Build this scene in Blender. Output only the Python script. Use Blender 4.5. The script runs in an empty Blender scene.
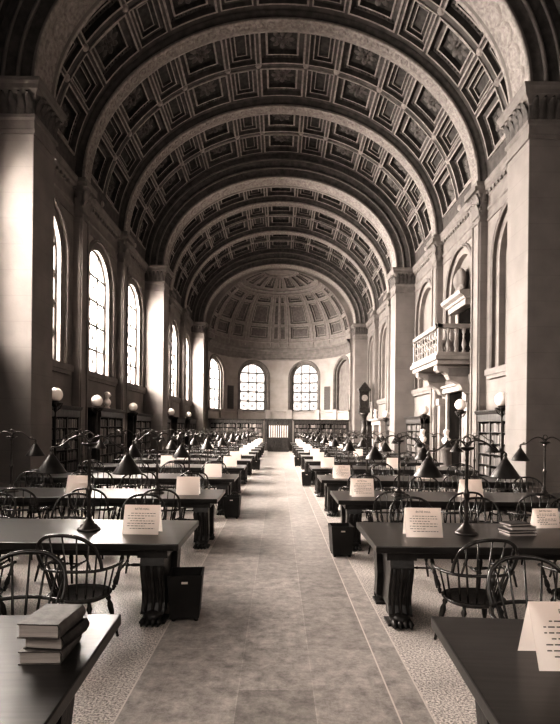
import bpy, bmesh, math, random
from mathutils import Vector, Matrix
R = random.Random(7)
PI = math.pi
sc = bpy.context.scene
COL = sc.collection

# ------------------------------------------------------------------ materials
def sep(v, s=1.0):
    """old print tone: grey value v (linear) with the brown cast of the print"""
    return (v*(1+.085*s), v*(1-.015*s), v*(1-.075*s), 1)

def nd(nt, t, x=0, y=0, **kw):
    n = nt.nodes.new(t); n.location = (x, y)
    for k, v in kw.items(): setattr(n, k, v)
    return n

def mat(name, a, b=None, rough=.6, scale=3.0, bump=0.0, detail=5, spec=.4, stretch=(1,1,1), metallic=0, s=1.0, lo=.35, hi=.65, bscale=None, coat=0):
    if b is None: b = a*1.15
    m = bpy.data.materials.new(name); m.use_nodes = True
    nt = m.node_tree; p = nt.nodes['Principled BSDF']
    tc = nd(nt, 'ShaderNodeTexCoord', -900, 0); mp = nd(nt, 'ShaderNodeMapping', -720, 0)
    mp.inputs['Scale'].default_value = stretch
    nt.links.new(tc.outputs['Object'], mp.inputs['Vector'])
    nz = nd(nt, 'ShaderNodeTexNoise', -540, 0); nz.inputs['Scale'].default_value = scale; nz.inputs['Detail'].default_value = detail
    nt.links.new(mp.outputs[0], nz.inputs['Vector'])
    cr = nd(nt, 'ShaderNodeValToRGB', -340, 0)
    cr.color_ramp.elements[0].position = lo; cr.color_ramp.elements[1].position = hi
    cr.color_ramp.elements[0].color = sep(a, s); cr.color_ramp.elements[1].color = sep(b, s)
    nt.links.new(nz.outputs['Fac'], cr.inputs[0]); nt.links.new(cr.outputs[0], p.inputs['Base Color'])
    p.inputs['Roughness'].default_value = rough; p.inputs['Metallic'].default_value = metallic
    p.inputs['Specular IOR Level'].default_value = spec
    if coat: p.inputs['Coat Weight'].default_value = coat; p.inputs['Coat Roughness'].default_value = .12
    if bump:
        n2 = nd(nt, 'ShaderNodeTexNoise', -540, -300); n2.inputs['Scale'].default_value = bscale or scale*4; n2.inputs['Detail'].default_value = 4
        nt.links.new(mp.outputs[0], n2.inputs['Vector'])
        bp = nd(nt, 'ShaderNodeBump', -200, -300); bp.inputs['Strength'].default_value = bump; bp.inputs['Distance'].default_value = .02
        nt.links.new(n2.outputs['Fac'], bp.inputs['Height']); nt.links.new(bp.outputs[0], p.inputs['Normal'])
    return m

M = {}
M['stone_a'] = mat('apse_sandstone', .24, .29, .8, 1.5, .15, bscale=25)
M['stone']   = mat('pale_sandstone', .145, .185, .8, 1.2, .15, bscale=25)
M['stone_s'] = mat('sandstone_dark_low_bounce', .10, .14, .85, 1.2, .15, bscale=25)  # darker copy of the wall stone, keeps bounced light down near the viewer
M['stone_d'] = mat('sandstone_mouldings', .12, .16, .75, 3, .2, bscale=20)
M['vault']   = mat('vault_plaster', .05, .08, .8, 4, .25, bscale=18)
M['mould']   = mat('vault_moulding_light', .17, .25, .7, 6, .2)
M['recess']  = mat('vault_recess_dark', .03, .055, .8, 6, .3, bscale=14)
M['ros']     = mat('vault_rosette', .06, .11, .7, 6, .2)
M['arch']    = mat('arch_band', .05, .085, .75, 5, .3, bscale=30)
M['soffit']  = mat('arch_soffit', .17, .26, .75, 9, .5, bscale=24)
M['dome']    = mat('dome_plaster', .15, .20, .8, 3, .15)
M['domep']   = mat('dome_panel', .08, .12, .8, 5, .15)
M['marble']  = mat('pale_marble', .20, .27, .45, 3, .08)
M['oak']     = mat('dark_polished_oak', .020, .045, .28, 6, .06, stretch=(.5,6,6), bscale=30, spec=.5)
M['oak_top'] = mat('polished_oak_top', .016, .036, .30, 5, 0, stretch=(.45,7,4), bscale=40, spec=.5, lo=.3, hi=.7)
M['oak_end'] = mat('dark_oak_carved', .020, .040, .4, 8, .2)
M['chair']   = mat('dark_varnished_chair', .022, .040, .25, 10, .03, spec=.5)
M['bookcase']= mat('dark_bookcase_oak', .025, .05, .45, 5, .05, stretch=(3,3,.6))
M['bronze']  = mat('dark_bronze', .05, .09, .3, 12, .05, metallic=.6, spec=.5)
M['shade']   = mat('dark_metal_shade', .025, .045, .35, 8, .02, metallic=.4)
M['paper']   = mat('white_card', .86, .90, .8, 4, 0)
def thin_paper(m):
    nt = m.node_tree; p = nt.nodes['Principled BSDF']; o = nt.nodes['Material Output']
    t = nd(nt, 'ShaderNodeBsdfTranslucent', 100, -200); t.inputs[0].default_value = sep(.85); x = nd(nt, 'ShaderNodeMixShader', 300, 0); x.inputs[0].default_value = .45
    nt.links.new(p.outputs[0], x.inputs[1]); nt.links.new(t.outputs[0], x.inputs[2]); nt.links.new(x.outputs[0], o.inputs[0])
thin_paper(M['paper'])
M['paper_s'] = mat('card_back', .8, .85, .8, 4, 0)
thin_paper(M['paper_s'])
M['ink']     = mat('printed_ink', .12, .16, .8, 30, 0)
M['cover']   = mat('worn_book_cloth', .09, .15, .6, 18, .1)
M['cover_d'] = mat('dark_book_cloth', .03, .06, .6, 18, .1)
M['cover_l'] = mat('pale_book_cloth', .20, .28, .6, 18, .1)
M['pages']   = mat('book_pages', .38, .5, .85, 4, .2, stretch=(1,1,40))
M['globe']   = mat('white_glass_globe', .86, .90, .25, 3, 0, spec=.6)
M['iron']    = mat('dark_iron', .035, .06, .4, 9, .05, metallic=.5)
M['muntin']  = mat('window_bars', .07, .10, .6, 9, 0)
M['sculpt']  = mat('white_plaster_bust', .72, .8, .6, 6, .05)
M['black']   = mat('dark_interior', .006, .010, 1, 2, 0, spec=0)  # near-black colour stands in for unlit depth inside openings
M['grille']  = mat('dark_grille', .05, .08, .6, 30, .3)
M['basket']  = mat('dark_box_wood', .012, .024, .5, 5, .1)
M['curtain'] = mat('pale_slats', .5, .6, .7, 9, .1)
M['books_a'] = mat('shelf_book_mid', .07, .12, .6, 30, .1)

def courses(m, h):
    nt = m.node_tree; p = nt.nodes['Principled BSDF']; L = nt.links.new
    tc = nd(nt, 'ShaderNodeTexCoord', -900, 500); sx = nd(nt, 'ShaderNodeSeparateXYZ', -700, 500); L(tc.outputs['Object'], sx.inputs[0])
    a = nd(nt, 'ShaderNodeMath', -500, 500, operation='DIVIDE'); L(sx.outputs[2], a.inputs[0]); a.inputs[1].default_value = h
    f = nd(nt, 'ShaderNodeMath', -350, 500, operation='FRACT'); L(a.outputs[0], f.inputs[0])
    g = nd(nt, 'ShaderNodeMath', -200, 500, operation='LESS_THAN'); L(f.outputs[0], g.inputs[0]); g.inputs[1].default_value = .028
    k = nd(nt, 'ShaderNodeMath', -60, 500, operation='MULTIPLY_ADD'); L(g.outputs[0], k.inputs[0]); k.inputs[1].default_value = -.11; k.inputs[2].default_value = 1
    src = p.inputs['Base Color'].links[0].from_socket
    v = nd(nt, 'ShaderNodeVectorMath', 60, 300, operation='SCALE'); L(src, v.inputs[0]); L(k.outputs[0], v.inputs['Scale']); L(v.outputs[0], p.inputs['Base Color'])
courses(M['stone'], .62); courses(M['stone_a'], .62)
def floor_mat():
    m = bpy.data.materials.new('stone_and_terrazzo_floor'); m.use_nodes = True
    nt = m.node_tree; p = nt.nodes['Principled BSDF']; L = nt.links.new
    tc = nd(nt, 'ShaderNodeTexCoord', -1400, 0)
    sx = nd(nt, 'ShaderNodeSeparateXYZ', -1200, 300); L(tc.outputs['Object'], sx.inputs[0])
    # slabs of the aisle, long side along the hall
    mp = nd(nt, 'ShaderNodeMapping', -1200, 0); mp.inputs['Rotation'].default_value = (0, 0, PI/2); mp.inputs['Location'].default_value = (.3, .265, 0)
    L(tc.outputs['Object'], mp.inputs[0])
    br = nd(nt, 'ShaderNodeTexBrick', -1000, 0); L(mp.outputs[0], br.inputs['Vector'])
    br.inputs['Scale'].default_value = 1; br.inputs['Brick Width'].default_value = 1.35; br.inputs['Row Height'].default_value = .53
    br.inputs['Mortar Size'].default_value = .004; br.inputs['Color1'].default_value = sep(.27); br.inputs['Color2'].default_value = sep(.36); br.inputs['Mortar'].default_value = sep(.40)
    nz = nd(nt, 'ShaderNodeTexNoise', -1000, -350); nz.inputs['Scale'].default_value = 7; nz.inputs['Detail'].default_value = 12; nz.inputs['Roughness'].default_value = .82
    L(tc.outputs['Object'], nz.inputs['Vector'])
    r1 = nd(nt, 'ShaderNodeMapRange', -800, -350); r1.inputs[1].default_value = .36; r1.inputs[2].default_value = .64; r1.inputs[3].default_value = .5; r1.inputs[4].default_value = 1.4
    L(nz.outputs['Fac'], r1.inputs[0])
    mul = nd(nt, 'ShaderNodeVectorMath', -600, 0, operation='SCALE'); L(br.outputs['Color'], mul.inputs[0]); L(r1.outputs[0], mul.inputs['Scale'])
    # terrazzo
    vz = nd(nt, 'ShaderNodeTexNoise', -1000, -650); vz.inputs['Scale'].default_value = 62; vz.inputs['Detail'].default_value = 4; vz.inputs['Roughness'].default_value = .75
    L(tc.outputs['Object'], vz.inputs['Vector'])
    cr = nd(nt, 'ShaderNodeValToRGB', -800, -650); cr.color_ramp.elements[0].position = .40; cr.color_ramp.elements[1].position = .58
    cr.color_ramp.elements[0].color = sep(.18); cr.color_ramp.elements[1].color = sep(.78); L(vz.outputs['Fac'], cr.inputs[0])
    n3 = nd(nt, 'ShaderNodeTexNoise', -1000, -900); n3.inputs['Scale'].default_value = 1.3; L(tc.outputs['Object'], n3.inputs['Vector'])
    r3 = nd(nt, 'ShaderNodeMapRange', -800, -900); r3.inputs[1].default_value = .3; r3.inputs[2].default_value = .7; r3.inputs[3].default_value = .75; r3.inputs[4].default_value = 1.15; L(n3.outputs['Fac'], r3.inputs[0])
    mt = nd(nt, 'ShaderNodeVectorMath', -600, -650, operation='SCALE'); L(cr.outputs[0], mt.inputs[0]); L(r3.outputs[0], mt.inputs['Scale'])
    # |x| masks
    ab = nd(nt, 'ShaderNodeMath', -1000, 400, operation='ABSOLUTE'); L(sx.outputs[0], ab.inputs[0])
    def step(v):
        g = nd(nt, 'ShaderNodeMath', -800, 400, operation='GREATER_THAN'); L(ab.outputs[0], g.inputs[0]); g.inputs[1].default_value = v; return g
    g0, g1 = step(.795), step(1.01)
    band = nd(nt, 'ShaderNodeVectorMath', -600, 250, operation='SCALE'); band.inputs[0].default_value = sep(.36)[:3]; L(r1.outputs[0], band.inputs['Scale'])
    m1 = nd(nt, 'ShaderNodeMix', -400, 100, data_type='RGBA'); L(g0.outputs[0], m1.inputs[0]); L(mul.outputs[0], m1.inputs[6]); L(band.outputs[0], m1.inputs[7])
    m2 = nd(nt, 'ShaderNodeMix', -220, 100, data_type='RGBA'); L(g1.outputs[0], m2.inputs[0]); L(m1.outputs[2], m2.inputs[6]); L(mt.outputs[0], m2.inputs[7])
    # thin joint lines beside the border strip
    def line(v, prev, signed=False):
        d = nd(nt, 'ShaderNodeMath', -700, 600, operation='SUBTRACT'); L(sx.outputs[0] if signed else ab.outputs[0], d.inputs[0]); d.inputs[1].default_value = v
        a = nd(nt, 'ShaderNodeMath', -560, 600, operation='ABSOLUTE'); L(d.outputs[0], a.inputs[0])
        l = nd(nt, 'ShaderNodeMath', -420, 600, operation='LESS_THAN'); L(a.outputs[0], l.inputs[0]); l.inputs[1].default_value = .006
        x = nd(nt, 'ShaderNodeMix', -60, 100, data_type='RGBA'); L(l.outputs[0], x.inputs[0]); L(prev, x.inputs[6]); x.inputs[7].default_value = sep(.6); return x.outputs[2]
    o = line(.795, m2.outputs[2], True); o = line(1.01, o)
    L(o, p.inputs['Base Color'])
    r2 = nd(nt, 'ShaderNodeMapRange', -400, -300); r2.inputs[1].default_value = .3; r2.inputs[2].default_value = .7; r2.inputs[3].default_value = .30; r2.inputs[4].default_value = .48
    L(nz.outputs['Fac'], r2.inputs[0]); L(r2.outputs[0], p.inputs['Roughness'])
    p.inputs['Specular IOR Level'].default_value = .5
    return m
M['floor'] = floor_mat()

def glass_mat():
    m = bpy.data.materials.new('window_glass'); m.use_nodes = True
    nt = m.node_tree; nt.nodes.clear()
    o = nd(nt, 'ShaderNodeOutputMaterial', 300, 0); mx = nd(nt, 'ShaderNodeMixShader', 100, 0)
    t = nd(nt, 'ShaderNodeBsdfTransparent', -100, 100); t.inputs[0].default_value = (.93, .9, .87, 1)
    g = nd(nt, 'ShaderNodeBsdfTranslucent', -100, -100); nz = nd(nt, 'ShaderNodeTexNoise', -500, -100); nz.inputs['Scale'].default_value = 3
    cr = nd(nt, 'ShaderNodeValToRGB', -300, -100); cr.color_ramp.elements[0].color = sep(.7); cr.color_ramp.elements[1].color = sep(.85)
    nt.links.new(nz.outputs['Fac'], cr.inputs[0]); nt.links.new(cr.outputs[0], g.inputs[0])
    mx.inputs[0].default_value = .2
    nt.links.new(t.outputs[0], mx.inputs[1]); nt.links.new(g.outputs[0], mx.inputs[2]); nt.links.new(mx.outputs[0], o.inputs[0])
    return m
M['glass'] = glass_mat()

# ------------------------------------------------------------------ mesh helpers
class MB:
    def __init__(s): s.bm = bmesh.new(); s.mi = 0; s.smooth = False
    def v(s, p): return s.bm.verts.new(p)
    def face(s, vs, mi=None, smooth=None):
        try: f = s.bm.faces.new(vs)
        except ValueError: return None
        f.material_index = s.mi if mi is None else mi; f.smooth = s.smooth if smooth is None else smooth
        return f
    def quad(s, a, b, c, d, mi=None): return s.face([s.v(a), s.v(b), s.v(c), s.v(d)], mi)
    def box(s, x0, x1, y0, y1, z0, z1, mi=None, taper=0):
        t = taper
        P = [(x0+t, y0+t, z0), (x1-t, y0+t, z0), (x1-t, y1-t, z0), (x0+t, y1-t, z0), (x0, y0, z1), (x1, y0, z1), (x1, y1, z1), (x0, y1, z1)]
        V = [s.v(p) for p in P]
        for f in ((3,2,1,0), (4,5,6,7), (0,1,5,4), (1,2,6,5), (2,3,7,6), (3,0,4,7)): s.face([V[i] for i in f], mi, False)
        return s
    def tube(s, pts, rad, n=8, cap=True, closed=False, flat=None):
        pts = [Vector(p) for p in pts]; N = len(pts)
        if not hasattr(rad, '__len__'): rad = [rad]*N
        rings = []; up = None
        for i, p in enumerate(pts):
            if closed: d = pts[(i+1) % N]-pts[i-1]
            else: d = pts[min(i+1, N-1)]-pts[max(i-1, 0)]
            d.normalize()
            if up is None:
                up = Vector((0,0,1)) if abs(d.z) < .9 else Vector((0,1,0))
            u = (up-d*up.dot(d)).normalized(); w = d.cross(u); up = u
            fl = flat or 1
            rings.append([s.v(p+(u*math.cos(2*PI*k/n)*fl+w*math.sin(2*PI*k/n))*rad[i]) for k in range(n)])
        for i in range(N if closed else N-1):
            a, b = rings[i], rings[(i+1) % N]
            for k in range(n): s.face([a[k], a[(k+1) % n], b[(k+1) % n], b[k]], None, True)
        if cap and not closed: s.face(rings[0][::-1]); s.face(rings[-1])
        return s
    def lathe(s, prof, n=16, o=(0,0,0), axis=None, smooth=True):
        """prof: (r, z) list; o origin"""
        o = Vector(o); rings = []
        for r, z in prof:
            if r < 1e-5: rings.append([s.v(o+Vector((0,0,z)))]*n)
            else: rings.append([s.v(o+Vector((r*math.cos(2*PI*k/n), r*math.sin(2*PI*k/n), z))) for k in range(n)])
        for a, b in zip(rings, rings[1:]):
            for k in range(n):
                q = [a[k], a[(k+1) % n], b[(k+1) % n], b[k]]; u = []
                for x in q:
                    if x not in u: u.append(x)
                if len(u) > 2: s.face(u, None, smooth)
        return s
    def sphere(s, c, r, nu=10, nv=6):
        rx, ry, rz = r if hasattr(r, '__len__') else (r, r, r)
        rings = []
        for j in range(nv+1):
            e = -PI/2+PI*j/nv
            if j in (0, nv): rings.append([s.v((c[0], c[1], c[2]+rz*math.sin(e)))]*nu)
            else: rings.append([s.v((c[0]+rx*math.cos(e)*math.cos(2*PI*k/nu), c[1]+ry*math.cos(e)*math.sin(2*PI*k/nu), c[2]+rz*math.sin(e))) for k in range(nu)])
        for a, b in zip(rings, rings[1:]):
            for k in range(nu):
                q = [a[k], a[(k+1) % nu], b[(k+1) % nu], b[k]]; u = []
                for x in q:
                    if x not in u: u.append(x)
                if len(u) > 2: s.face(u, None, True)
        return s
    def prism(s, pts, axis, a, b, mi=None):
        """pts: 2-D outline; axis 'x' -> (y,z) outline, 'y' -> (x,z), 'z' -> (x,y)"""
        f = {'x': lambda p, t: (t, p[0], p[1]), 'y': lambda p, t: (p[0], t, p[1]), 'z': lambda p, t: (p[0], p[1], t)}[axis]
        A = [s.v(f(p, a)) for p in pts]; B = [s.v(f(p, b)) for p in pts]; n = len(pts)
        s.face(A[::-1], mi, False); s.face(B, mi, False)
        for i in range(n): s.face([A[i], A[(i+1) % n], B[(i+1) % n], B[i]], mi, False)
        return s
    def loops(s, loops, mis=None, closed=True, smooth=False):
        V = [[s.v(p) for p in l] for l in loops]
        for j, (a, b) in enumerate(zip(V, V[1:])):
            n = len(a)
            for k in range(n if closed else n-1):
                s.face([a[k], a[(k+1) % n], b[(k+1) % n], b[k]], None if mis is None else mis[j], smooth)
        return V
    def build(s, name, mats, parent=None, bevel=0, recalc=True):
        if recalc: bmesh.ops.recalc_face_normals(s.bm, faces=s.bm.faces)
        me = bpy.data.meshes.new(name); s.bm.to_mesh(me); s.bm.free()
        for m in (mats if isinstance(mats, (list, tuple)) else [mats]): me.materials.append(m)
        o = bpy.data.objects.new(name, me); COL.objects.link(o)
        if parent: o.parent = parent
        if bevel:
            md = o.modifiers.new('bevel', 'BEVEL'); md.width = bevel; md.segments = 2; md.limit_method = 'ANGLE'
        return o

def struct(o): o['kind'] = 'structure'; return o
def tag(o, label, cat, group=None):
    o['label'] = label; o['category'] = cat
    if group: o['group'] = group
    return o
def thing(name, label, cat, loc=(0,0,0), rz=0, group=None):
    o = bpy.data.objects.new(name, None); COL.objects.link(o); o.empty_display_size = .1
    o.location = loc; o.rotation_euler = (0,0,rz)
    return tag(o, label, cat, group)
def kids(o): return [c for c in o.children]
def dup(o, loc, rz, label, group=None):
    c = o.copy(); COL.objects.link(c); c.location = loc; c.rotation_euler = (0,0,rz); c['label'] = label
    if group: c['group'] = group
    for ch in kids(o):
        d = ch.copy(); COL.objects.link(d); d.parent = c
        for g in kids(ch):
            e = g.copy(); COL.objects.link(e); e.parent = d
            for h in kids(g):
                q = h.copy(); COL.objects.link(q); q.parent = e
    return c
ORD = ['nearest', 'second', 'third', 'fourth', 'fifth', 'sixth', 'seventh', 'eighth', 'ninth', 'tenth', 'eleventh', 'twelfth', 'thirteenth']
SIDE = {-1: 'left', 1: 'right'}

# ------------------------------------------------------------------ hall dimensions (metres; the hall runs along +Y, the viewer stands at the origin)
W, XW, XP = 5.95, 6.95, 6.70          # half widths: pier faces, wall faces, pilaster faces
PIER = [-1.12, 13.08, 27.28, 41.48]; TP = .585
BAY = 14.2/3
ZS = 10.12                            # springing of the vault
VA, VB = 6.95, 5.83                   # vault half ellipse
AA, AB = 5.95, 4.60                   # transverse arches
APSE_C, APSE_R, DOME_Z, DH = 42.0, 5.75, 9.1, 5.55
pil_y = [p+k*BAY for p in PIER[:3] for k in (1, 2)]
bay_y = [p+(k+.5)*BAY for p in PIER[:3] for k in range(3)]
# where the nine bays lie between their limits
WIN_W, SILL, SPR = 2.55, 3.86, 7.34

# floor
f = MB(); f.quad((-9, -4, 0), (9, -4, 0), (9, 50, 0), (-9, 50, 0)); struct(f.build('floor', M['floor']))

def arch_loop(X, yc, w, z0, zs, n=16):
    """outline of an arched opening in a wall parallel to the hall"""
    L = [(X, yc-w/2, z0), (X, yc-w/2, (z0+zs)/2)]
    for i in range(n+1):
        a = PI-PI*i/n; L.append((X, yc+w/2*math.cos(a), zs+w/2*math.sin(a)))
    L += [(X, yc+w/2, (z0+zs)/2), (X, yc+w/2, z0)]
    return L

def bay_wall(mb, s, y0, y1, yc, blind):
    X = s*XW; ow, iw = WIN_W+.55, WIN_W
    Z1 = 10.6
    mb.quad((X, y0, 0), (X, y1, 0), (X, y1, SILL-.1), (X, y0, SILL-.1))
    A = arch_loop(X, yc, ow, SILL-.1, SPR)
    # wall around the opening
    mb.quad((X, y0, SILL-.1), (X, yc-ow/2, SILL-.1), (X, yc-ow/2, SPR), (X, y0, SPR))
    mb.quad((X, yc+ow/2, SILL-.1), (X, y1, SILL-.1), (X, y1, SPR), (X, yc+ow/2, SPR))
    mb.quad((X, y0, SPR), (X, yc-ow/2, SPR), (X, yc-ow/2, Z1), (X, y0, Z1))
    mb.quad((X, yc+ow/2, SPR), (X, y1, SPR), (X, y1, Z1), (X, yc+ow/2, Z1))
    arc = A[2:-2]
    for p, q in zip(arc, arc[1:]): mb.quad(p, q, (X, q[1], Z1), (X, p[1], Z1))
    d1, d2 = s*(XW+.10), s*(XW+(.34 if not blind else .30))
    V = mb.loops([A, arch_loop(d1, yc, ow, SILL-.1, SPR), arch_loop(d1, yc, iw, SILL, SPR), arch_loop(d2, yc, iw, SILL, SPR)])
    if blind: mb.face(V[-1])

for s, nm in ((-1, 'left'), (1, 'right')):
    mb = MB()
    for i, yc in enumerate(bay_y):
        mb.mi = int(i < 3); bay_wall(mb, s, yc-BAY/2, yc+BAY/2, yc, s > 0)  # unseen near bays get the stone darkened to cut bounced light
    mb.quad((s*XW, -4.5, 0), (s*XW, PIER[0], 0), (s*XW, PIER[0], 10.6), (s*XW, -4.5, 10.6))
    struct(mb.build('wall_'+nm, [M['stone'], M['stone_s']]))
    # skirting along the wall
    b = MB(); b.box(min(s*XW, s*(XW-.09)), max(s*XW, s*(XW-.09)), -3, 41.5, 0, .42); struct(b.build('baseboard_'+nm, M['stone_d'], bevel=.02))

trim_n = [0]
def trim(mb, m, bevel=0, recalc=True):
    trim_n[0] += 1
    return struct(mb.build('trim_%d' % trim_n[0], m, bevel=bevel, recalc=recalc))

# archivolts and sills
for s in (-1, 1):
    for i, yc in enumerate(bay_y):
        a = MB()
        L = arch_loop(s*(XW-.01), yc, WIN_W+.75, SILL, SPR, 20)
        L2 = arch_loop(s*(XW-.01), yc, WIN_W+.56, SILL, SPR, 20)
        a.tube([p for p in L], .05, 6); a.tube([p for p in L2], .035, 6)
        # ledge under the opening
        x0, x1 = sorted((s*(XW-.16), s*(XW+.10)))
        a.box(x0, x1, yc-1.75, yc+1.75, SILL-.22, SILL-.02)
        a.box(x0+.04*(s > 0), x1-.04*(s < 0), yc-1.7, yc+1.7, SILL-.34, SILL-.22)
        trim(a, M['stone_d'])

# piers and pilasters
def leaf_row(mb, face_pts, z0, h, w):
    """a row of curled acanthus-like leaves; face_pts: (pos, outward dir)"""
    for p, d in face_pts:
        p = Vector(p); d = Vector(d); t = Vector((-d.y, d.x, 0))
        pr = [(0, .03, w*.5), (h*.45, .05, w*.48), (h*.8, .10, w*.38), (h, .17, w*.22), (h*.93, .21, w*.10)]
        rows = [[mb.v(p+d*o-t*hw+Vector((0,0,z0+z))), mb.v(p+d*(o+.03)+Vector((0,0,z0+z))), mb.v(p+d*o+t*hw+Vector((0,0,z0+z)))] for z, o, hw in pr]
        for a, b in zip(rows, rows[1:]):
            for k in range(2): mb.face([a[k], a[k+1], b[k+1], b[k]], None, True)
for s in (-1, 1):
    for p in PIER:
        m = MB(); x0, x1 = sorted((s*W, s*7.4))
        m.box(x0, x1, p-TP, p+TP, 0, 10.1)
        xa, xb = sorted((s*(W-.08), s*7.4)); m.box(xa, xb, p-TP-.08, p+TP+.08, 0, .5)
        trim(m, M['stone'], bevel=.015)
        c = MB()                                             # leaf band of the capital
        N = 5
        for k in range(N):
            u = (k+.5)/N
            leaf_row(c, [((s*W, p-TP+2*TP*u, 0), (-s, 0, 0))], 9.28, .5, 2*TP/N)
            for e in (-1, 1): leaf_row(c, [((s*(W+(XW-W)*u), p+e*TP, 0), (0, e, 0))], 9.28, .5, (XW-W)/N)
        trim(c, M['arch'], recalc=False)
    for p in pil_y:
        m = MB(); x0, x1 = sorted((s*XP, s*7.2))
        m.box(x0, x1, p-.36, p+.36, 0, 10.0)
        xa, xb = sorted((s*(XP-.06), s*7.2)); m.box(xa, xb, p-.42, p+.42, 0, .5)
        # raised fillets on the shaft
        for e in (-1, 1):
            xa, xb = sorted((s*(XP-.05), s*7.2)); m.box(xa, xb, p+e*.27-.05, p+e*.27+.05, .5, 9.0)
        trim(m, M['stone'], bevel=.012)
        c = MB()
        for z, h in ((9.05, .42), (9.40, .42)):
            for k in range(4): leaf_row(c, [((s*(XP-.02), p-.36+.72*(k+.5)/4, 0), (-s, 0, 0))], z, h, .2)
            for e in (-1, 1): leaf_row(c, [((s*(XP+.12), p+e*.36, 0), (0, e, 0))], z, h, .2)
        xa, xb = sorted((s*(XP-.24), s*7.2)); c.box(xa, xb, p-.5, p+.5, 9.84, 9.98)
        trim(c, M['stone_d'], recalc=False)

# entablature that runs along each wall and breaks forward round piers and pilasters
PROF = [(0, 8.85), (.04, 8.85), (.04, 8.95), (.015, 8.97), (.015, 9.18), (.06, 9.22), (.06, 9.30), (.015, 9.34), (.015, 9.66), (.05, 9.70), (.07, 9.78), (.16, 9.86), (.17, 9.96), (.21, 10.02), (.22, 10.1), (0, 10.12)]
for s in (-1, 1):
    path = [(XW, -4.0)]
    ev = sorted([(p, TP, W) for p in PIER]+[(p, .36, XP) for p in pil_y])
    for y, h, x in ev: path += [(XW, y-h), (x, y-h), (x, y+h), (XW, y+h)]
    path[-1] = (W+.4, PIER[-1]+TP)                        # stops at the apse arch
    mb = MB(); rows = []
    P = [Vector(q) for q in path]
    for i, q in enumerate(P):
        ns = []
        for a, b in ((i-1, i), (i, i+1)):
            if a >= 0 and b < len(P):
                d = (P[b]-P[a]).normalized(); ns.append(Vector((-d.y, d.x)))   # points towards -x when going +y
        if len(ns) == 1: mv = ns[0]
        else: mv = (ns[0]+ns[1])/(1+ns[0].dot(ns[1])) if ns[0].dot(ns[1]) > -.5 else ns[0]
        rows.append([mb.v((s*(q.x+mv.x*o), q.y+mv.y*o, z)) for o, z in PROF])
    for a, b in zip(rows, rows[1:]):
        for k in range(len(PROF)-1): mb.face([a[k], b[k], b[k+1], a[k+1]])
    # dentils under the cornice
    for i in range(len(P)-1):
        a, b = P[i], P[i+1]
        if abs(a.x-b.x) < .01 and (b.y-a.y) > .3 and b.y > 3:
            n = int((b.y-a.y)/.26)
            for k in range(n):
                y = a.y+(b.y-a.y)*(k+.5)/n; x0, x1 = sorted((s*(a.x-.11), s*a.x))
                mb.box(x0, x1, y-.065, y+.065, 9.70, 9.82)
    trim(mb, M['stone_d'])

# ------------------------------------------------------------------ vault
def ell(a, b, t, zc=ZS): return Vector((a*math.sin(t), 0, zc+b*math.cos(t)))
def vault_surf(t, y, d):
    """t angle from the crown, d depth outwards"""
    a, b = VA, VB
    n = Vector((math.sin(t)/a, 0, math.cos(t)/b)); n.normalize()
    p = Vector((a*math.sin(t), y, ZS+b*math.cos(t)))
    return p+n*d, n

def nest(mb, surf, u0, u1, v0, v1, steps, nu, nv, fill_mi):
    """nested recessed frames; steps: (inset metres u-frac, v-frac, depth, material of the ring that ends here)"""
    loops, mis = [], []
    for (iu, iv, d, mi) in steps:
        a, b, c, e = u0+(u1-u0)*iu, u1-(u1-u0)*iu, v0+(v1-v0)*iv, v1-(v1-v0)*iv
        L = []
        for k in range(nu): L.append(surf(a+(b-a)*k/nu, c, d)[0])
        for k in range(nv): L.append(surf(b, c+(e-c)*k/nv, d)[0])
        for k in range(nu): L.append(surf(b-(b-a)*k/nu, e, d)[0])
        for k in range(nv): L.append(surf(a, e-(e-c)*k/nv, d)[0])
        loops.append(L); mis.append(mi)
    V = mb.loops(loops, mis[1:])
    mb.face(V[-1], fill_mi, False)

def rosette(mb, P, Tu, Tv, Nn, r, mi):
    def pt(u, v, w): return P+Tu*u+Tv*v+Nn*w
    for ring, (n, rr, pr, hh) in enumerate(((8, .62, .36, .10), (6, .3, .24, .17))):
        for k in range(n):
            a = 2*PI*(k+.5*ring)/n; ca, sa = math.cos(a), math.sin(a); cx, cy = rr*r*ca, rr*r*sa
            top = mb.v(pt(cx, cy, hh)); R6 = []
            for j in range(6):
                b = 2*PI*j/6; du, dv = pr*r*1.05*math.cos(b), pr*r*.62*math.sin(b)
                R6.append(mb.v(pt(cx+du*ca-dv*sa, cy+du*sa+dv*ca, .01)))
            for j in range(6): mb.face([R6[j], R6[(j+1) % 6], top], mi, True)
    top = mb.v(pt(0, 0, .26)); R6 = [mb.v(pt(.16*r*math.cos(b), .16*r*math.sin(b), .12)) for b in [2*PI*j/6 for j in range(6)]]
    for j in range(6): mb.face([R6[j], R6[(j+1) % 6], top], mi, True)

D2R = PI/180
cells = []                                                   # angular columns: (t0, t1, kind)
edges = []
for c in range(-3, 4): edges.append((25.3*c-7.2, 25.3*c+7.2, 'ros'))
for c in (-2.5, -1.5, -.5, .5, 1.5, 2.5): edges.append((25.3*c-4.6, 25.3*c+4.6, 'rect'))
edges.sort()
prev = -90
for a, b, k in edges:
    cells.append((prev, a, 'gap')); cells.append((a, b, k)); prev = b
cells.append((prev, 90, 'gap'))

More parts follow.
